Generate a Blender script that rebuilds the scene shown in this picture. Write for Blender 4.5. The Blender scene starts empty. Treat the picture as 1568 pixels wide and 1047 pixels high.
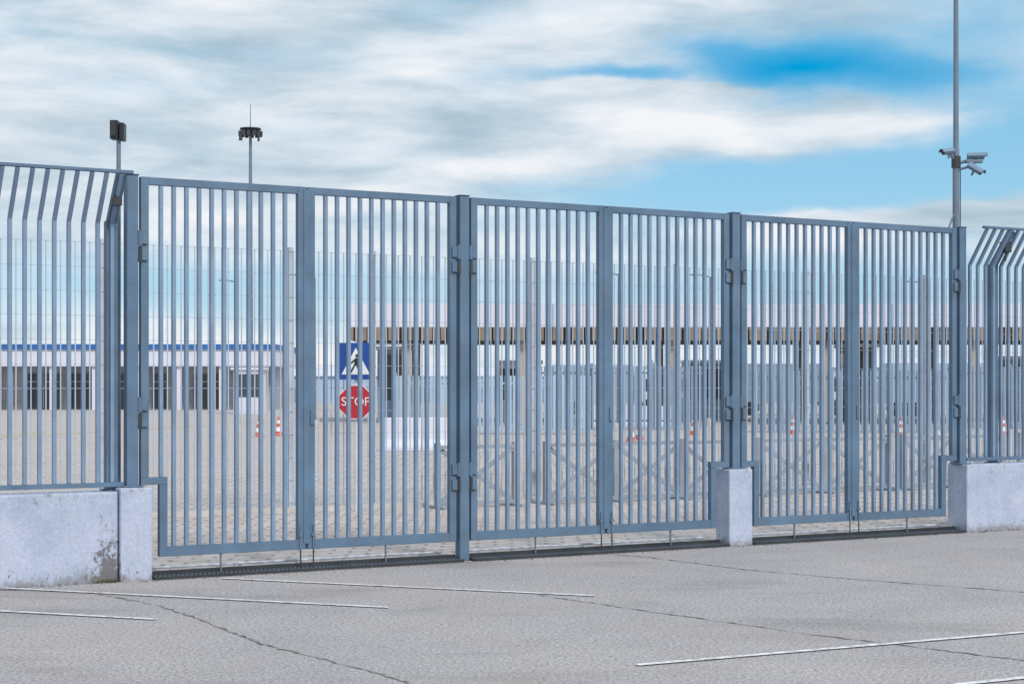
import bpy, math, random
from mathutils import Matrix, Vector
random.seed(7)
scene = bpy.context.scene
scene.view_settings.view_transform = 'Standard'
try: scene.view_settings.look = 'None'
except Exception: pass
scene.view_settings.exposure = 0

# ------------------------------------------------------------------ helpers
class MB:
    def __init__(s): s.v=[]; s.f=[]; s.m=[]; s.mats=[]; s.sm=[]
    def mi(s, mat):
        if mat not in s.mats: s.mats.append(mat)
        return s.mats.index(mat)
    def add(s, verts, faces, mat, smooth=False, M=None):
        o=len(s.v); k=s.mi(mat)
        for p in verts:
            p=Vector(p)
            s.v.append(tuple(M@p) if M else tuple(p))
        for f in faces:
            s.f.append([o+i for i in f]); s.m.append(k); s.sm.append(smooth)
    def box(s, x0,x1,y0,y1,z0,z1, mat, M=None):
        v=[(x0,y0,z0),(x1,y0,z0),(x1,y1,z0),(x0,y1,z0),(x0,y0,z1),(x1,y0,z1),(x1,y1,z1),(x0,y1,z1)]
        f=[(0,3,2,1),(4,5,6,7),(0,1,5,4),(1,2,6,5),(2,3,7,6),(3,0,4,7)]
        s.add(v,f,mat,False,M)
    def beam(s, p, q, w, d, mat):
        p=Vector(p); q=Vector(q); a=(q-p).normalized()
        side = Vector((1,0,0)) if abs(a.x)<0.8 else Vector((0,0,1))
        side=(side-a*side.dot(a)).normalized(); up=a.cross(side)
        v=[]
        for c in (p,q):
            for i,j in((-1,-1),(1,-1),(1,1),(-1,1)):
                v.append(c+side*(w/2*i)+up*(d/2*j))
        s.add(v,[(0,3,2,1),(4,5,6,7),(0,1,5,4),(1,2,6,5),(2,3,7,6),(3,0,4,7)],mat)
    def cyl(s, p, q, r0, r1, mat, n=14, smooth=True):
        p=Vector(p); q=Vector(q); a=(q-p).normalized()
        t=Vector((1,0,0)) if abs(a.x)<0.8 else Vector((0,1,0))
        e1=a.cross(t).normalized(); e2=a.cross(e1)
        v=[]
        for c,r in((p,r0),(q,r1)):
            for i in range(n):
                th=2*math.pi*i/n
                v.append(c+(e1*math.cos(th)+e2*math.sin(th))*r)
        f=[(i,(i+1)%n,n+(i+1)%n,n+i) for i in range(n)]
        s.add(v,f,mat,smooth)
        s.add(v,[tuple(range(n-1,-1,-1)),tuple(range(n,2*n))],mat,False)
    def obj(s, name, M=None, bevel=0, parent=None, seg=1):
        me=bpy.data.meshes.new(name); me.from_pydata(s.v,[],s.f)
        for m in s.mats: me.materials.append(m)
        me.polygons.foreach_set('material_index',s.m)
        me.polygons.foreach_set('use_smooth',s.sm)
        me.update()
        import bmesh
        bm=bmesh.new(); bm.from_mesh(me); bmesh.ops.recalc_face_normals(bm,faces=bm.faces); bm.to_mesh(me); bm.free()
        o=bpy.data.objects.new(name,me); scene.collection.objects.link(o)
        if M is not None: o.matrix_world=M
        if bevel:
            b=o.modifiers.new('Bevel','BEVEL'); b.width=bevel; b.segments=seg; b.limit_method='ANGLE'
        if parent: o.parent=parent
        return o

class NT:
    def __init__(s, nt): s.nt=nt
    def n(s, t, **k):
        x=s.nt.nodes.new(t)
        for a,b in k.items(): setattr(x,a,b)
        return x
    def l(s,a,b): s.nt.links.new(a,b)
    def put(s, sock, v):
        if hasattr(v,'is_linked') or hasattr(v,'links'): s.l(v,sock)
        else: sock.default_value=v
    def m(s, op, a, b=None, c=None, clamp=False):
        x=s.n('ShaderNodeMath',operation=op); x.use_clamp=clamp
        s.put(x.inputs[0],a)
        if b is not None: s.put(x.inputs[1],b)
        if c is not None: s.put(x.inputs[2],c)
        return x.outputs[0]
    def noise(s, vec, scale, detail=4, rough=.55, dist=0, w=None):
        x=s.n('ShaderNodeTexNoise'); x.noise_dimensions='3D'
        s.put(x.inputs['Vector'],vec)
        x.inputs['Scale'].default_value=scale; x.inputs['Detail'].default_value=detail
        x.inputs['Roughness'].default_value=rough; x.inputs['Distortion'].default_value=dist
        return x.outputs[0]
    def ramp(s, v, stops, interp='LINEAR'):
        x=s.n('ShaderNodeValToRGB'); x.color_ramp.interpolation=interp
        e=x.color_ramp.elements
        while len(e)<len(stops): e.new(.5)
        for i,(p,c) in enumerate(stops):
            e[i].position=p; e[i].color=(c[0],c[1],c[2],1) if hasattr(c,'__len__') else (c,c,c,1)
        s.put(x.inputs[0],v); return x.outputs[0]
    def mix(s, f, a, b, mode='MIX'):
        x=s.n('ShaderNodeMix',data_type='RGBA',blend_type=mode)
        s.put(x.inputs[0],f)
        for k,v in((6,a),(7,b)):
            if isinstance(v,tuple): v=(v[0],v[1],v[2],1)
            s.put(x.inputs[k],v)
        return x.outputs[2]
    def mapr(s, v, a,b,c=0,d=1, smooth=True):
        x=s.n('ShaderNodeMapRange'); x.interpolation_type='SMOOTHSTEP' if smooth else 'LINEAR'
        s.put(x.inputs[0],v)
        for i,k in enumerate((a,b,c,d)): x.inputs[i+1].default_value=k
        return x.outputs[0]
    def scalev(s, vec, sc):
        x=s.n('ShaderNodeMapping'); s.l(vec,x.inputs['Vector']); x.inputs['Scale'].default_value=sc
        return x.outputs[0]

def newmat(name, rough=.6, metal=0.0):
    m=bpy.data.materials.new(name); m.use_nodes=True
    N=NT(m.node_tree); b=m.node_tree.nodes['Principled BSDF']
    b.inputs['Roughness'].default_value=rough; b.inputs['Metallic'].default_value=metal
    return m,N,b
def bump(N,b,h,strength=.3,dist=.01):
    x=N.n('ShaderNodeBump'); x.inputs['Strength'].default_value=strength; x.inputs['Distance'].default_value=dist
    N.l(h,x.inputs['Height']); N.l(x.outputs[0],b.inputs['Normal'])
def paint(name, c, var=.15, rough=.5, scale=3, metal=0.0, dirt=None, dirtamt=.4):
    m,N,b=newmat(name,rough,metal)
    g=N.n('ShaderNodeNewGeometry').outputs['Position']
    n=N.noise(g,scale,3,.6)
    dark=tuple(x*(1-var) for x in c); lite=tuple(min(1,x*(1+var)) for x in c)
    col=N.ramp(n,[(.3,dark),(.7,lite)])
    if dirt:
        st=N.noise(N.scalev(g,(9,9,1.2)),1.5,4,.7)
        col=N.mix(N.m('MULTIPLY',N.mapr(st,.5,.72),dirtamt),col,dirt)
        sp=N.noise(g,38,2,.6)
        col=N.mix(N.mapr(sp,.68,.74,0,.45),col,(.12,.10,.09))
    N.l(col,b.inputs['Base Color'])
    return m

# ------------------------------------------------------------------ materials
M_frame=paint('painted_steel_frame',(.098,.168,.255),.2,.6,2.5,dirt=(.17,.17,.18),dirtamt=.45)
M_bar  =paint('painted_steel_bar',(.185,.27,.385),.16,.6,2.5,dirt=(.20,.20,.21),dirtamt=.35)
M_dark =paint('dark_steel',(.035,.04,.045),.3,.5)
M_black=paint('black_housing',(.02,.022,.026),.2,.4)
M_galv =paint('galvanised_wire',(.40,.46,.54),.1,.5,.3)
M_white=paint('white_painted_metal',(.58,.62,.68),.08,.5,dirt=(.35,.33,.3))
M_galvx=paint('galvanised_section',(.44,.49,.56),.15,.5,2)
M_xbar =paint('weathered_barrier_steel',(.27,.31,.36),.2,.6,2)
M_pole =paint('grey_pole_steel',(.15,.20,.26),.15,.5)
M_conc =paint('pale_concrete',(.50,.48,.46),.12,.85)
M_brown=paint('brown_fascia',(.27,.20,.135),.2,.7,1)
M_bdark=paint('brown_shadow_gap',(.07,.062,.055),.2,.8,1)
M_tan  =paint('tan_column',(.42,.35,.29),.12,.7,1)
M_wht  =paint('white_cladding',(.66,.67,.76),.06,.6,.3)
M_blue =paint('blue_fascia',(.02,.13,.40),.12,.5,.5)
M_glass=paint('dark_glazing',(.05,.065,.08),.3,.15,.8)
M_grey =paint('grey_cladding',(.22,.30,.40),.12,.7,.3)
M_pale =paint('pale_blue_cladding',(.38,.50,.64),.1,.7,.1)
M_shop =paint('stone_grey_wall',(.36,.37,.40),.2,.8,.6)
M_red  =paint('sign_red',(.46,.02,.035),.1,.5)
M_sblue=paint('sign_blue',(.010,.065,.30),.1,.5)
M_swh  =paint('sign_white',(.75,.77,.8),.05,.4)
M_orange=paint('orange_plastic',(.60,.13,.07),.15,.5)
M_yellow=paint('faded_yellow_line',(.62,.42,.18),.2,.8)

# worn asphalt apron
M_ground,N,b=newmat('worn_asphalt',.92)
g=N.n('ShaderNodeNewGeometry').outputs['Position']
big=N.noise(g,.28,4,.6,.6); mid=N.noise(g,1.5,5,.65); fine=N.noise(g,36,4,.8); fine2=N.noise(g,80,2,.8)
c=N.ramp(big,[(.3,(.325,.315,.328)),(.5,(.385,.366,.372)),(.7,(.445,.405,.395))])
c=N.mix(N.mapr(mid,.35,.75,0,.5),c,(.45,.44,.455))
c=N.mix(N.mapr(mid,.58,.78,0,.45),c,(.255,.242,.245))
c=N.mix(.9,c,N.ramp(fine,[(.34,(.42,.42,.44)),(.5,(1,1,1)),(.66,(1.52,1.48,1.44))]),'MULTIPLY')
c=N.mix(.9,c,N.ramp(fine2,[(.3,.48),(.5,1.0),(.7,1.52)]),'MULTIPLY')
st=N.noise(N.scalev(g,(.35,.9,1)),1.1,4,.6,.4)
c=N.mix(N.mapr(st,.52,.72,0,.45),c,(.21,.197,.195))
pt=N.noise(g,17,2,.5); c=N.mix(N.mapr(pt,.70,.735,0,.7),c,(.12,.11,.10))
lp=N.noise(g,23,2,.5); c=N.mix(N.mapr(lp,.71,.75,0,.6),c,(.62,.60,.60))
pk=N.noise(g,.5,3,.6); c=N.mix(N.mapr(pk,.5,.7,0,.22),c,(.40,.31,.28))
N.l(c,b.inputs['Base Color'])
bump(N,b,fine,.6,.014)

# pavers
M_yard,N,b=newmat('block_paving',.88)
g=N.n('ShaderNodeNewGeometry').outputs['Position']
br=N.n('ShaderNodeTexBrick'); N.l(g,br.inputs['Vector']); br.inputs['Scale'].default_value=1.4
br.inputs['Color1'].default_value=(.50,.43,.40,1); br.inputs['Color2'].default_value=(.62,.56,.54,1); br.inputs['Mortar'].default_value=(.28,.25,.24,1)
br.inputs['Mortar Size'].default_value=.03
c=N.mix(N.mapr(N.noise(g,.15,4,.6),.35,.7,0,.5),br.outputs['Color'],(.48,.46,.46))
c=N.mix(.6,c,N.ramp(N.noise(g,6,4,.7),[(.3,.6),(.7,1.3)]),'MULTIPLY')
N.l(c,b.inputs['Base Color'])

M_line,N,b=newmat('worn_white_road_paint',.8)
g=N.n('ShaderNodeNewGeometry').outputs['Position']
w=N.noise(g,16,5,.7)
N.l(N.mix(N.mapr(w,.44,.62,0,.9),(.80,.80,.83),(.42,.40,.40)),b.inputs['Base Color'])
M_crack,N,b=newmat('tarry_joint',.95)
g=N.n('ShaderNodeNewGeometry').outputs['Position']
N.l(N.ramp(N.noise(g,9,4,.7),[(.3,(.09,.085,.08)),(.46,(.18,.17,.165)),(.60,(.37,.35,.35))]),b.inputs['Base Color'])
M_sea,N,b=newmat('sea_water',.3); b.inputs['Base Color'].default_value=(.12,.22,.3,1)
g=N.n('ShaderNodeNewGeometry').outputs['Position']; bump(N,b,N.noise(g,.5,3),.3,.3)

# stained wall paint
M_wall,N,b=newmat('stained_painted_concrete',.85)
g=N.n('ShaderNodeNewGeometry').outputs['Position']
sx=N.n('ShaderNodeSeparateXYZ'); N.l(g,sx.inputs[0]); X_,z=sx.outputs[0],sx.outputs[2]
c=N.ramp(N.noise(g,2.4,6,.65),[(.3,(.36,.42,.54)),(.5,(.45,.50,.63)),(.7,(.52,.56,.69))])
c=N.mix(.6,c,N.ramp(N.noise(g,45,3,.7),[(.3,.78),(.7,1.18)]),'MULTIPLY')
stn=N.noise(N.scalev(g,(16,16,1.1)),1.3,5,.65)
c=N.mix(N.mapr(stn,.54,.78,0,.35),c,(.30,.30,.32))
pit=N.noise(g,30,3,.6); c=N.mix(N.mapr(pit,.68,.73,0,.8),c,(.15,.13,.12))
dx=N.m('DIVIDE',N.m('ADD',X_,3.40),.12)
loc=N.m('MULTIPLY',N.m('EXPONENT',N.m('MULTIPLY',N.m('MULTIPLY',dx,dx),-1.0)),.22)
low=N.m('ADD',N.m('SUBTRACT',N.noise(N.scalev(g,(1,1,.7)),24,6,.75),N.m('MULTIPLY',z,.42)),loc)
c=N.mix(N.mapr(low,.53,.63,0,.85),c,(.11,.10,.095))
ft=N.m('SUBTRACT',N.noise(N.scalev(g,(1,1,.6)),9,5,.7),N.m('MULTIPLY',z,3.2))
c=N.mix(N.mapr(ft,.22,.48,0,.65),c,(.20,.185,.18))
topd=N.m('ADD',N.noise(g,10,6,.75),N.m('MULTIPLY',z,.6))
c=N.mix(N.mapr(topd,1.00,1.08,0,.65),c,(.22,.19,.18))
N.l(c,b.inputs['Base Color']); bump(N,b,N.noise(g,18,4,.7),.5,.012)

# ------------------------------------------------------------------ frame of the fence line
ang=math.atan2(.499,.8666)
F=Matrix.Translation((-.47,16.07,0))@Matrix.Rotation(ang,4,'Z')
W=3.205; H=3.44

# ------------------------------------------------------------------ ground sheets
mb=MB(); S=4000
mb.add([(-S,-300,0),(S,-300,0),(S,S,0),(-S,S,0)],[(0,1,2,3)],M_ground); mb.obj('ground')
mb=MB(); mb.add([(-120,.30,.004),(160,.30,.004),(160,150,.004),(-120,150,.004)],[(0,1,2,3)],M_yard); mb.obj('paved_yard',F)
mb=MB(); mb.add([(-S,190,.008),(S,190,.008),(S,S,.008),(-S,S,.008)],[(0,1,2,3)],M_sea); mb.obj('sea')

def strip(name,pts,w,mat,z,jit=0,sub=1):
    P=[]
    for a,bb in zip(pts,pts[1:]):
        a=Vector((a[0],a[1],0)); bb=Vector((bb[0],bb[1],0)); n=max(1,int((bb-a).length/sub))
        for i in range(n): P.append(a.lerp(bb,i/n))
    P.append(Vector((pts[-1][0],pts[-1][1],0)))
    v=[];f=[]
    for i,p in enumerate(P):
        d=(P[min(i+1,len(P)-1)]-P[max(i-1,0)]).normalized(); s=Vector((-d.y,d.x,0))
        c=p+s*random.uniform(-jit,jit)
        ww=w*(1+ (random.uniform(-.85,.7) if jit else 0))
        v+= [(c+s*ww/2)+Vector((0,0,z)),(c-s*ww/2)+Vector((0,0,z))]
    f=[(2*i,2*i+1,2*i+3,2*i+2) for i in range(len(P)-1)]
    mb=MB(); mb.add(v,f,mat); return mb.obj(name)
for pts in [[(-6.2,13.31),(-2.51,11.98)],[(-5.9,14.5),(-.92,12.62)],[(-2.48,14.54),(.65,13.32)],[(.736,10.02),(3.42,11.35),(7.5,13.37)],[(2.45,9.36),(5.4,10.85)]]:
    strip('painted_line',pts,.06,M_line,.008)
for pts in [[(-5,13.9),(-3.4,13.6),(-2.68,12.8),(-2.25,12.08),(-1.6,10.86),(-.765,9.75),(-.1,8.6)],
            [(.2,13.4),(.53,13.0),(1.07,12.36),(1.98,11.29),(3.08,10.21),(4.6,8.8)],
            [(1.0,16.6),(1.28,16.4),(2.14,15.2),(3.05,14.4),(4.1,13.6),(7.5,11.1)]]:
    strip('ground_crack',pts,.021,M_crack,.004,.014,.05)

# ------------------------------------------------------------------ walls and pillars
def wall(name,t0,t1,y0,y1,z):
    mb=MB(); mb.box(t0,t1,y0,y1,-.05,z,M_wall)
    return mb.obj(name,F,.014,seg=2)
wall('concrete_wall',-14,-3.347,-.10,.16,.760)
wall('concrete_wall',6.37,22,-.15,.16,.765)
wall('concrete_pillar',-3.338,-3.06,-.14,.16,.79)
wall('concrete_pillar',3.06,3.36,-.12,.12,.79)

# ------------------------------------------------------------------ gate posts
def gate_post(t,z0):
    mb=MB()
    mb.box(t-.05,t+.05,-.05,.05,z0,H,M_frame)
    mb.box(t-.058,t+.058,-.058,.058,H+.001,H+.012,M_frame)
    if z0>.1: mb.box(t-.09,t+.09,-.085,.085,z0,z0+.012,M_frame)
    return mb.obj('gate_post',F,.005)
gate_post(-W,.792); gate_post(0,0); gate_post(W,.792); gate_post(2*W,.767)

# ------------------------------------------------------------------ gate leaves
ZB=.186
def leaf(mb,a,c,hinge,notch):
    s=1 if c>a else -1
    sw=.07; d=.03
    def bx(u0,u1,z0,z1,m=M_frame,dd=d):
        x0,x1=sorted((a+s*u0,a+s*u1)); mb.box(x0,x1,-dd,dd,z0,z1,m)
    L=abs(c-a); nt=.165 if notch else 0
    top=H-.005
    zn=.87
    bx(0,sw,(zn if notch else ZB),top)
    bx(L-sw,L,ZB,top)
    bx(sw,L-sw,top-.065,top,M_frame,d-.003)
    if notch:
        bx(0,nt+sw,zn-.065,zn-.001,M_frame,d+.001)
        bx(nt,nt+sw,ZB,zn-.066)
        bx(nt+sw,L-sw,ZB,ZB+.085,M_frame,d-.003)
    else:
        bx(sw,L-sw,ZB,ZB+.085,M_frame,d-.003)
    nb=11; pitch=(L-2*sw)/(nb+1)
    for i in range(1,nb+1):
        u=sw+pitch*i
        z0=ZB+.085
        if notch and u<nt+sw+.02: z0=zn
        bx(u-.0165,u+.0165,z0,top-.065,M_bar,.02)
    for hz in ((2.91,2.77,1.49,1.35) if notch else (2.91,2.77,.865,.72)):
        x0,x1=sorted((a-s*.045,a+s*.055))
        mb.box(x0,x1,-.052,-.031,hz-.05,hz+.05,M_frame)
        mb.cyl((a-s*.014,-.052,hz-.065),(a-s*.014,-.052,hz+.065),.017,.017,M_dark if hz in(2.77,1.35,.72) else M_frame)
    x=a+s*(L-.05)
    mb.cyl((x,-.040,.03),(x,-.040,.40),.007,.007,M_frame,8)
    mb.cyl((x,-.040,.02),(x,-.040,ZB),.0075,.0075,M_dark,8)
    mb.box(x-.018,x+.018,-.048,-.031,.30,.33,M_frame)
    x=a+s*(L*.48)
    mb.box(x-.006,x+.006,-.01,.01,.02,ZB-.001,M_pole)
def gate(t0,t1,n0,n1):
    mb=MB(); mid=(t0+t1)/2
    leaf(mb,t0+.078,mid-.012,1,n0)
    leaf(mb,t1-.078,mid+.012,-1,n1)
    mb.box(mid-.030,mid+.028,-.038,-.0315,ZB+.05,H-.03,M_frame)
    mb.box(mid+.034,mid+.070,-.044,-.0312,1.30,1.44,M_frame)
    mb.obj('metal_gate',F,.003)
gate(-W,0,True,False); gate(0,W,False,True); gate(W,2*W,True,True)

# drainage channels under the gates
for a,c in((-W+.16,-.06),(.06,W-.16),(W+.17,2*W-.05)):
    mb=MB()
    mb.box(a,c,.05,.28,-.02,.035,M_conc)
    mb.box(a,c,-.150,-.135,-.02,.028,M_dark); mb.box(a,c,.030,.047,-.02,.060,M_dark)
    mb.box(a,c,-.134,.029,-.02,.006,M_black)
    x=a+.02
    while x<c-.02:
        mb.box(x,x+.016,-.134,.029,.010,.026,M_pole); x+=.04
    mb.box(a,c,-.06,-.045,.0265,.030,M_dark)
    mb.obj('drainage_channel',F)
    mb=MB(); mb.cyl((a,.33,.055),(c,.33,.055),.012,.012,M_white,8)
    for k in range(5):
        xx=a+(c-a)*(k+.5)/5; mb.cyl((xx,.33,0),(xx,.33,.055),.008,.008,M_white,6)
    mb.obj('threshold_rail',F)

# ------------------------------------------------------------------ bent-top fence either side
ZK=3.03; LEAN=.27; ZT=3.42
def bentfence(t0,t1,posts):
    mb=MB()
    mb.box(t0,t1,-.02,.02,.795,.835,M_frame)
    mb.box(t0,t1,-LEAN-.022,-LEAN+.022,ZT,ZT+.028,M_frame)
    t=t0+.06
    while t<t1-.02:
        mb.box(t-.0165,t+.0165,-.018,.018,.836,ZK,M_bar)
        mb.beam((t,0,ZK-.004),(t,-LEAN,ZT),.033,.034,M_bar)
        t+=.122
    for p in posts:
        mb.box(p-.05,p+.05,.022,.10,.767,ZK+.02,M_frame)
        mb.beam((p,.06,ZK),(p,-LEAN+.04,ZT-.005),.08,.06,M_frame)
        mb.box(p-.08,p+.08,.02,.13,.766,.778,M_frame)
    mb.obj('metal_fence',F,.003)
bentfence(-13.8,-3.27,(-3.36,-5.9,-8.4,-10.9))
bentfence(6.50,21.5,(6.98,9.5,12,14.5,17))
mb=MB()
mb.box(-3.42,-3.34,-.2,-.12,3.16,3.23,M_dark); mb.cyl((-3.38,-.16,3.23),(-3.38,-.1,3.3),.012,.012,M_dark,8)
mb.box(6.95,7.05,-.17,-.07,3.18,3.3,M_dark); mb.cyl((7.0,-.12,3.08),(7.0,-.12,3.2),.012,.012,M_dark,8)
mb.obj('junction_box',F,.006)

# ------------------------------------------------------------------ sensor box on short pole (left)
mb=MB(); X=-3.44;Y=14.85
mb.cyl((X,Y,.8),(X,Y,3.84),.020,.020,M_pole,12)
mb.box(X-.065,X+.005,Y-.06,Y+.05,3.80,3.965,M_black)
mb.box(X+.012,X+.055,Y-.05,Y+.06,3.79,3.945,M_black)
mb.box(X-.06,X+.05,Y-.02,Y+.02,3.84,3.90,M_dark)
mb.box(X-.055,X-.005,Y-.075,Y-.061,3.82,3.95,M_dark)
mb.obj('sensor_post',None,.006)

# ------------------------------------------------------------------ camera mast (right)
mast=bpy.data.objects.new('security_camera_mast',None); scene.collection.objects.link(mast)
X=5.36;Y=20.5
mb=MB()
mb.cyl((X,Y,0),(X,Y,4.5),.046,.040,M_pole,18); mb.cyl((X,Y,4.5),(X,Y,9.5),.034,.020,M_pole,18)
mb.box(X-.08,X+.08,Y-.08,Y+.08,.0,.02,M_pole)
mb.cyl((X-.1,Y-.05,3.55),(X-.03,Y-.02,3.72),.012,.012,M_pole,8)
mb.cyl((X,Y,4.28),(X,Y,4.42),.055,.055,M_dark,16)
mb.cyl((X,Y,4.32),(X+.17,Y-.05,4.38),.018,.018,M_pole,8)
mb.cyl((X,Y,4.36),(X-.10,Y-.08,4.44),.018,.018,M_pole,8)
mb.cyl((X,Y,4.25),(X+.13,Y-.10,4.28),.016,.016,M_pole,8)
mb.cyl((X+.052,Y,4.40),(X+.052,Y,3.4),.006,.006,M_dark,6)
mb.obj('mast_pole',None,parent=mast)
def cctv(nm,p,d,L=.2,r=.036):
    p=Vector(p); d=Vector(d).normalized(); mb=MB()
    mb.cyl(p-d*L/2,p+d*L/2,r,r*1.05,M_pole,14)
    mb.cyl(p+d*L/2,p+d*(L/2+.004),r*.8,r*.8,M_black,14)
    side=d.cross(Vector((0,0,1))).normalized(); up=side.cross(d)
    v=[]
    for l in(-L*.45,L*.68):
        for i in range(7):
            th=math.pi*(i/6)
            v.append(p+d*l+side*math.cos(th)*r*1.3+up*(math.sin(th)*r*1.3+.002))
    mb.add(v,[(i,i+1,i+8,i+7) for i in range(6)],M_bar,True)
    mb.cyl(p-up*r,p-up*(r+.05),.014,.014,M_pole,8)
    mb.obj(nm,None,parent=mast)
cctv('camera_housing_a',(X-.12,Y-.1,4.46),(-.85,-.5,-.15),.17,.032)
cctv('camera_housing_b',(X+.22,Y-.06,4.41),(.9,-.3,-.02),.2,.036)
cctv('camera_housing_c',(X+.19,Y-.14,4.25),(.6,-.55,-.5),.19,.036)
mb=MB(); mb.box(X+.10,X+.30,Y-.10,Y-.02,4.33,4.365,M_pole); mb.obj('camera_bracket',None,.004,parent=mast)

# ------------------------------------------------------------------ inner mesh fence with X-braced base
NB=6.6
def mesh_fence(t0,t1,z1=3.42):
    mb=MB(); t=t0
    while t<t1:
        mb.box(t-.0075,t+.0075,NB-.004,NB+.004,.08,z1,M_galv); t+=.09
    z=.12
    while z<z1+.01:
        mb.box(t0,t1,NB-.010,NB-.005,z-.003,z+.003,M_galv); z+=.30
    t=t0
    while t<=t1+.01:
        mb.box(t-.03,t+.03,NB+.005,NB+.065,0,z1+.05,M_galvx); t+=2.5
    mb.obj('wire_mesh_fence',F)
mesh_fence(-14,2.2); mesh_fence(2.2,24.7)
def xbarrier(t0,cells,w):
    mb=MB(); y0=NB-.5
    t1=t0+cells*w
    for zz in(.04,.80): mb.box(t0,t1,y0-.03,y0+.03,zz,zz+.05,M_xbar)
    for i in range(cells+1):
        x=t0+i*w; mb.box(x-.035,x+.035,y0-.032,y0+.032,.0,.88,M_xbar)
        mb.box(x-.06,x+.06,y0-.3,y0+.3,0,.035,M_xbar)
    for i in range(cells):
        a=t0+i*w+.035; c=a+w-.07
        mb.beam((a,y0-.012,.09),(c,y0-.012,.80),.06,.02,M_xbar); mb.beam((a,y0+.012,.80),(c,y0+.012,.09),.06,.02,M_xbar)
    mb.obj('steel_barrier',F)
xbarrier(2.9,1,1.2); xbarrier(4.6,3,1.15); xbarrier(8.3,2,1.3); xbarrier(11.2,2,1.1); xbarrier(13.8,3,1.1)
mb=MB(); mb.box(-14,24.7,NB-.12,NB+.12,-.02,.06,M_conc); mb.obj('kerb',F)

# ------------------------------------------------------------------ signs on a pole
def poly(mb,pts,y,mat):
    mb.add([(p[0],y,p[1]) for p in pts],[tuple(range(len(pts)))],mat)
SX,SY,q,zs,zp=-2.05,22.3,.745,1.44,1.965
stop=bpy.data.objects.new('stop_sign',None); scene.collection.objects.link(stop)
mb=MB(); mb.cyl((SX,SY+.05,0),(SX,SY+.05,2.2),.024,.024,M_white,10); mb.obj('pole',None,parent=stop)
mb=MB()
oc=lambda r:[(SX+r*math.cos(math.pi/8+i*math.pi/4),zs+r*math.sin(math.pi/8+i*math.pi/4)) for i in range(8)]
A=oc(.325*q)
mb.add([(p[0],SY-.01,p[1]) for p in A]+[(p[0],SY+.01,p[1]) for p in A],[tuple(range(8)),tuple(range(15,7,-1))]+[(i,(i+1)%8,8+(i+1)%8,8+i) for i in range(8)],M_swh)
poly(mb,oc(.308*q),SY-.014,M_red); mb.obj('octagon_plate',None,parent=stop)
cu=bpy.data.curves.new('stop_text','FONT'); cu.body='STOP'; cu.size=.215*q; cu.align_x='CENTER'; cu.align_y='CENTER'; cu.extrude=.002
to=bpy.data.objects.new('tmp',cu); scene.collection.objects.link(to); bpy.context.view_layer.update()
me=bpy.data.meshes.new_from_object(to.evaluated_get(bpy.context.evaluated_depsgraph_get())); bpy.data.objects.remove(to)
me.materials.clear(); me.materials.append(M_swh)
tx=bpy.data.objects.new('lettering',me); scene.collection.objects.link(tx); tx.matrix_world=Matrix.Translation((SX,SY-.02,zs))@Matrix.Rotation(math.pi/2,4,'X'); tx.parent=stop
mb=MB(); h=.31*q
mb.box(SX-h,SX+h,SY-.01,SY+.01,zp-h,zp+h+.02,M_sblue)
def pp(l,k,m): poly(mb,[(SX+a*q,zp+b_*q) for a,b_ in l],k,m)
pp([(-.25,-.22),(.25,-.22),(0,.25)],SY-.014,M_swh)
k=SY-.018
pp([(.02+.03*math.cos(i*.785),.11+.03*math.sin(i*.785)) for i in range(8)],k,M_black)
pp([(-.03,-.05),(.03,-.06),(.045,.07),(-.01,.07)],k,M_black)
pp([(-.03,-.05),(-.12,-.20),(-.08,-.20),(0,-.055)],k-.001,M_black)
pp([(0,-.05),(.07,-.20),(.11,-.20),(.03,-.055)],k-.002,M_black)
pp([(-.01,.06),(-.09,-.01),(-.07,-.03),(0,.03)],k-.003,M_black)
mb.obj('pedestrian_crossing_sign')

# ------------------------------------------------------------------ left low building with blue fascia
b0=bpy.data.objects.new('terminal_building',None); scene.collection.objects.link(b0)
x1=-16.2; x0=-75; Y=116
mb=MB()
mb.box(x0,x1,Y,Y+14,3.0,4.15,M_wht); mb.box(x0-.1,x1+.1,Y-.15,Y+14.1,4.15,4.50,M_blue); mb.obj('roof_band',None,parent=b0)
mb=MB(); mb.box(x0,x1-.6,Y+3,Y+13,0,3.0,M_shop)
x=x0+.5
while x<x1-3:
    if random.random()<.8:
        w=random.choice((1.0,1.6,2.2)); mb.box(x,x+w,Y+2.9,Y+2.99,.1,2.5,M_glass)
        mb.box(x+w/2-.05,x+w/2+.05,Y+2.85,Y+2.899,.1,2.5,M_shop); mb.box(x,x+w,Y+2.85,Y+2.899,1.9,2.0,M_shop)
    x+=2.9
mb.obj('ground_floor',None,parent=b0)
mb=MB(); x=x0
while x<x1:
    mb.box(x-.15,x+.15,Y+.2,Y+.5,0,3.0,M_wht); x+=2.9
mb.obj('columns',None,parent=b0)

# ------------------------------------------------------------------ right canopy
c0=bpy.data.objects.new('checkpoint_canopy',None); scene.collection.objects.link(c0)
Y=75; x0=-7.2; x1=52
mb=MB(); mb.box(x0,x1,Y+.1,Y+9,4.25,5.28,M_wht)
for i in range(0,20): mb.box(x0+i*3,x0+i*3+.06,Y+.06,Y+.099,4.26,5.27,M_pale)
mb.obj('roof',None,parent=c0)
mb=MB(); mb.box(x0,x1,Y+.15,Y+8.9,3.68,4.249,M_bdark)
x=x0
while x<x1:
    mb.box(x,x+.19,Y,Y+.149,3.66,4.249,M_brown); x+=.29
mb.obj('slatted_fascia',None,parent=c0)
mb=MB()
for px in (-4.7,.5,7.2,14.0,20.6,27,34,41,48):
    for dy in(.5,8): mb.box(px-.2,px+.2,Y+dy,Y+dy+.4,0,3.68,M_tan)
mb.obj('columns',None,parent=c0)
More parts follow.
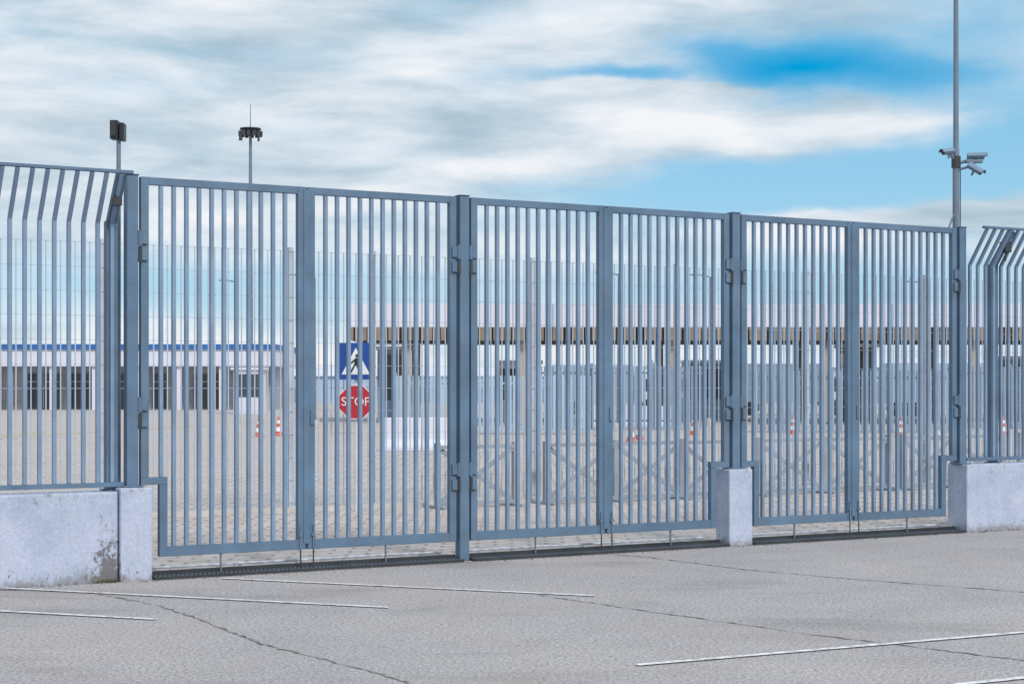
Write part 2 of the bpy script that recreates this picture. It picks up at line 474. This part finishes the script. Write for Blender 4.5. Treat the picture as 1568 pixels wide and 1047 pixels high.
def booth(x,Y,w,h,mat=M_grey,name='control_booth'):
    mb=MB(); mb.box(x,x+w,Y,Y+2.2,0,h,mat); mb.box(x-.15,x+w+.15,Y-.15,Y+2.35,h,h+.15,M_wht)
    mb.box(x+.12,x+w-.12,Y-.03,Y-.001,1.0,h-.25,M_glass)
    mb.box(x+w/2-.04,x+w/2+.04,Y-.05,Y-.031,1.0,h-.25,mat)
    mb.box(x-.03,x-.001,Y+.3,Y+1.9,1.0,h-.25,M_glass)
    mb.obj(name)
booth(-6.1,77,1.4,3.3); booth(15.2,77,1.3,3.4,M_bdark); booth(-.6,80,1.9,2.7,M_wht); booth(8.8,86,2.0,2.8,M_pale); booth(23,80,2.4,2.9); booth(-16.4,100,1.6,2.6,M_wht)
def screen(x0,x1,Y,z1,mat=M_grey):
    mb=MB(); x=x0
    while x<x1:
        mb.box(x,x+.09,Y,Y+.05,.05,z1,mat); x+=.15
    mb.box(x0,x1,Y+.05,Y+.09,.3,.38,mat); mb.box(x0,x1,Y+.05,Y+.09,z1-.3,z1-.22,mat)
    x=x0
    while x<=x1: mb.box(x-.06,x+.06,Y+.1,Y+.2,0,z1+.1,mat); x+=2.4
    mb.obj('slatted_fence')
screen(-4,2.6,58,2.0,M_pale); screen(.6,7.2,64,2.4); screen(8.6,16,60,2.2); screen(17,30,66,2.4)
def shed(x0,x1,Y,z,mat,name='warehouse'):
    mb=MB(); mb.box(x0,x1,Y,Y+15,0,z,mat)
    mb.add([(x0-.3,Y-.3,z),(x1+.3,Y-.3,z),(x1+.3,Y+15.3,z),(x0-.3,Y+15.3,z),(x0-.3,Y+7.5,z+1),(x1+.3,Y+7.5,z+1)],[(0,1,5,4),(2,3,4,5),(0,4,3),(1,2,5)],M_wht)
    x=x0+2
    while x<x1-3: mb.box(x,x+2.4,Y-.05,Y-.001,0,z*.6,M_grey); x+=6
    mb.obj(name)
shed(-30,8,165,2.6,M_pale); shed(14,70,160,3.4,M_pale); shed(75,150,170,5,M_pale)
def lorry(x,Y,mat,L=5.5,h=2.9):
    mb=MB()
    mb.box(x,x+L,Y,Y+2.3,.75,h,mat)
    for i in range(int(L/.5)): mb.box(x+.1+i*.5,x+.2+i*.5,Y-.03,Y-.001,.8,h-.05,mat)
    mb.box(x+L+.1,x+L+1.7,Y+.05,Y+2.25,.55,2.3,M_wht); mb.box(x+L+.7,x+L+1.71,Y+.02,Y+2.28,1.35,2.05,M_glass)
    for wx in(x+.7,x+1.6,x+L+.9):
        mb.cyl((wx,Y+.02,.45),(wx,Y+.32,.45),.45,.45,M_black,16); mb.cyl((wx,Y+1.98,.45),(wx,Y+2.28,.45),.45,.45,M_black,16)
    mb.obj('parked_lorry',None,.03)
lorry(11.8,95,M_grey); lorry(20.5,92,M_pale,6); lorry(2.0,98,M_pale,5)

# ------------------------------------------------------------------ cones, plastic barriers, lamps
def cone(x,Y,h=.65):
    mb=MB(); mb.box(x-.17,x+.17,Y-.17,Y+.17,0.004,.04,M_orange)
    r=lambda z:.14-(.12*z/h)
    for a,c,m in((.04,.16,M_orange),(.16,.30,M_swh),(.30,.42,M_orange),(.42,.52,M_swh),(.52,h,M_orange)):
        mb.cyl((x,Y,a),(x,Y,c),r(a),r(c),m,14)
    mb.obj('traffic_cone')
for p in((-8.2,55),(-7.7,56),(2.9,56),(3.5,50),(3.9,52),(12.6,55),(13.0,52),(6.1,57),(-6.0,50),(16.2,56),(9.6,58),(17,60)): cone(*p)
def pbar(x,Y,mat):
    mb=MB(); w=1.0
    pts=[(-.22,0),(-.22,.12),(-.10,.3),(-.07,.85),(.07,.85),(.10,.3),(.22,.12),(.22,0)]
    v=[(x,Y+a,z) for a,z in pts]+[(x+w,Y+a,z) for a,z in pts]; n=8
    mb.add(v,[(i,(i+1)%n,n+(i+1)%n,n+i) for i in range(n)]+[tuple(range(n-1,-1,-1)),tuple(range(n,2*n))],mat)
    mb.obj('plastic_barrier',None,.02)
for i in range(2): pbar(-3.3+i*1.05,43,M_wht)
for i in range(4): pbar(2.6+i*1.05,68,M_wht)
def lamp(x,Y,h):
    mb=MB(); mb.cyl((x,Y,0),(x,Y,h),.07,.04,M_pole,10); mb.cyl((x,Y,h),(x-.5,Y,h+.10),.03,.03,M_pole,8)
    mb.box(x-.85,x-.45,Y-.1,Y+.1,h+.06,h+.13,M_grey); mb.box(x-.15,x+.15,Y-.15,Y+.15,0,.3,M_conc); mb.obj('street_lamp',None,.01)
for p in((3.9,62,5.7),(8.3,71,6.2),(-7.9,68,6.0),(16.8,69,5.8),(-12.6,78,6.4),(21.5,66,5.5)): lamp(*p)
for pts in([(-17,52),(-12.6,70)],[(-16.6,60),(-20,45)]): strip('yellow_line',pts,.3,M_yellow,.010)

# ------------------------------------------------------------------ high mast floodlight
mb=MB(); X,Y=-30.8,200
mb.cyl((X,Y,0),(X,Y,31.2),.34,.17,M_pole,14)
mb.cyl((X,Y,31.2),(X,Y,34.8),.05,.03,M_dark,6)
mb.cyl((X,Y,31.1),(X,Y,31.8),.45,.9,M_dark,14); mb.cyl((X,Y,31.8),(X,Y,31.95),1.25,1.25,M_dark,20)
for i in range(12):
    th=i*math.pi/6; cx,cy=X+1.2*math.cos(th),Y+1.2*math.sin(th)
    mb.box(cx-.2,cx+.2,cy-.2,cy+.2,31.0,31.6,M_dark); mb.cyl((X,Y,31.5),(cx,cy,31.5),.04,.04,M_dark,5)
mb.cyl((X-1,Y-1,30.4),(X-1,Y-1,31.2),.22,.18,M_dark,8); mb.cyl((X+1.1,Y-1,30.3),(X+1.1,Y-1,31.2),.14,.12,M_dark,8)
mb.obj('high_mast_light')

# ------------------------------------------------------------------ weeds / grit along the wall foot
M_weed=paint('dry_weeds',(.10,.10,.05),.4,.9,8)
mb=MB()
def tuft(t,n,cnt,hh):
    for _ in range(cnt):
        x=t+random.gauss(0,.03); y=n+random.gauss(0,.015); a=random.uniform(0,6.28); h=random.uniform(.3,1)*hh; w=.004
        dx,dy=math.cos(a),math.sin(a); l=random.uniform(.1,.6)*h
        mb.add([(x-dy*w,y+dx*w,0),(x+dy*w,y-dx*w,0),(x+dx*l,y+dy*l,h)],[(0,1,2)],M_weed)
for _ in range(90):
    t=random.choice((random.uniform(-6,-3.1),random.uniform(6.4,9))); tuft(t,(-.115 if t<0 else -.165),random.randint(2,8),random.uniform(.01,.035))
for _ in range(26): tuft(-3.46+random.gauss(0,.06),-.12,7,.045)
for _ in range(160):
    tuft(random.uniform(-3,6.3),-.165,random.randint(1,4),random.uniform(.008,.02))
mb.obj('weeds',F)
mb=MB()
M_grit=paint('loose_grit',(.20,.18,.165),.5,.95,20)
for _ in range(1100):
    t=random.uniform(-6.2,8.5)
    base=-.16 if -3.34<t<6.36 else (-.115 if t<0 else -.165)
    y=base-abs(random.gauss(0,.06)); r=random.uniform(.003,.011)
    a=random.uniform(0,6.28)
    v=[(t+r*math.cos(a+i*2.094),y+r*math.sin(a+i*2.094),0) for i in range(3)]+[(t,y,r*1.1)]
    mb.add(v,[(0,1,3),(1,2,3),(2,0,3)],M_grit)
mb.obj('gravel',F)

# ------------------------------------------------------------------ sky
w=bpy.data.worlds.new('World'); scene.world=w; w.use_nodes=True
try: w.cycles.sampling_method='NONE'
except Exception as e: print(e)
nt=w.node_tree; nt.nodes.clear(); N=NT(nt)
out=N.n('ShaderNodeOutputWorld')
SE=math.radians(42); SAZ=math.radians(150)
sky=N.n('ShaderNodeTexSky',sky_type='NISHITA'); sky.sun_disc=False; sky.sun_elevation=SE; sky.sun_rotation=SAZ
tc=N.n('ShaderNodeTexCoord').outputs['Generated']
s3=N.n('ShaderNodeSeparateXYZ'); N.l(tc,s3.inputs[0]); x,y,z=s3.outputs
D=57.29578
az=N.m('MULTIPLY',N.m('ARCTAN2',x,y),D)
el=N.m('MULTIPLY',N.m('ARCSINE',z),D)
cv=N.n('ShaderNodeCombineXYZ'); N.l(az,cv.inputs[0]); N.l(el,cv.inputs[1]); V=cv.outputs[0]
dn=N.n('ShaderNodeTexNoise'); N.l(N.scalev(V,(.16,.35,1)),dn.inputs['Vector']); dn.inputs['Scale'].default_value=1.0; dn.inputs['Detail'].default_value=4; dn.inputs['Roughness'].default_value=.55
sc=N.n('ShaderNodeSeparateColor'); N.l(dn.outputs['Color'],sc.inputs[0])
az2=N.m('ADD',az,N.m('MULTIPLY',N.m('SUBTRACT',sc.outputs[0],.5),4.5))
el2=N.m('ADD',el,N.m('MULTIPLY',N.m('SUBTRACT',sc.outputs[1],.5),1.7))
def blob(a,e,ra,re,s):
    da=N.m('SUBTRACT',az2,a); de=N.m('SUBTRACT',N.m('SUBTRACT',el2,e),N.m('MULTIPLY',da,s))
    da=N.m('DIVIDE',da,ra); de=N.m('DIVIDE',de,re)
    return N.m('EXPONENT',N.m('MULTIPLY',N.m('MULTIPLY_ADD',da,da,N.m('MULTIPLY',de,de)),-1.0))
n1=N.noise(N.scalev(V,(.10,.42,1)),1.0,6,.56,.3)
tot=N.m('MULTIPLY_ADD',N.m('SUBTRACT',n1,.5),1.15,.76)
hole=blob(10.0,10.6,4.0,.78,-.08); tail=blob(3.0,10.3,2.8,.26,0); s1=blob(6.4,8.6,6.4,.50,-.02); s2=blob(-2.4,7.1,5.2,.55,.15)
for bl,wt in [(hole,-1.35),(tail,-.55),(blob(9,6.75,8,.95,.04),-1.05),(blob(17,8.0,5,2.6,0),-.75),(blob(15,12.3,4.5,1.6,0),-.35),
           (blob(0,3.0,60,1.3,0),-.5),(s1,1.15),(s2,.75),(blob(4.9,9.85,3.2,.22,0),.8),(blob(14.7,5.55,5,.36,0),1.15)]:
    tot=N.m('MULTIPLY_ADD',bl,wt,tot)
dens=N.mapr(tot,.02,.85)
holeb=N.m('MULTIPLY_ADD',tail,.4,hole,clamp=True)
blue_n=N.mix(1.0,sky.outputs[0],(.075,.135,.17),'MULTIPLY')
bluel=N.mix(N.mapr(el,0,12),(.44,.67,.84),(.23,.53,.75))
blue=N.mix(.2,bluel,blue_n)
blue=N.mix(holeb,blue,(.0,.35,.70))
sh=N.noise(N.scalev(V,(.11,.46,1)),1.4,7,.55,.25)
sh=N.m('MULTIPLY_ADD',s1,.16,sh); sh=N.m('MULTIPLY_ADD',s2,.12,sh)
sh=N.m('ADD',sh,N.mapr(el,7,2,0,.14))
cl=N.ramp(sh,[(.32,(.42,.55,.65)),(.46,(.58,.69,.78)),(.57,(.74,.81,.88)),(.69,(.90,.92,.95))])
col=N.mix(dens,blue,cl)
bg=N.n('ShaderNodeBackground'); N.l(col,bg.inputs[0]); bg.inputs[1].default_value=1.0
N.l(bg.outputs[0],out.inputs[0])

sun=bpy.data.lights.new('sun','SUN'); sun.energy=2.4; sun.angle=math.radians(11); sun.color=(1,.95,.90)
so=bpy.data.objects.new('sun',sun); scene.collection.objects.link(so)
d=Vector((math.sin(SAZ)*math.cos(SE),math.cos(SAZ)*math.cos(SE),math.sin(SE)))
so.rotation_euler=d.to_track_quat('Z','Y').to_euler()

cam=bpy.data.cameras.new('camera'); co=bpy.data.objects.new('camera',cam); scene.collection.objects.link(co)
co.location=(0,0,1.65); co.rotation_euler=(math.pi/2,0,0); cam.lens=59.7; cam.sensor_width=36; cam.shift_y=.0429
cam.clip_end=8000; cam.clip_start=.1
scene.camera=co
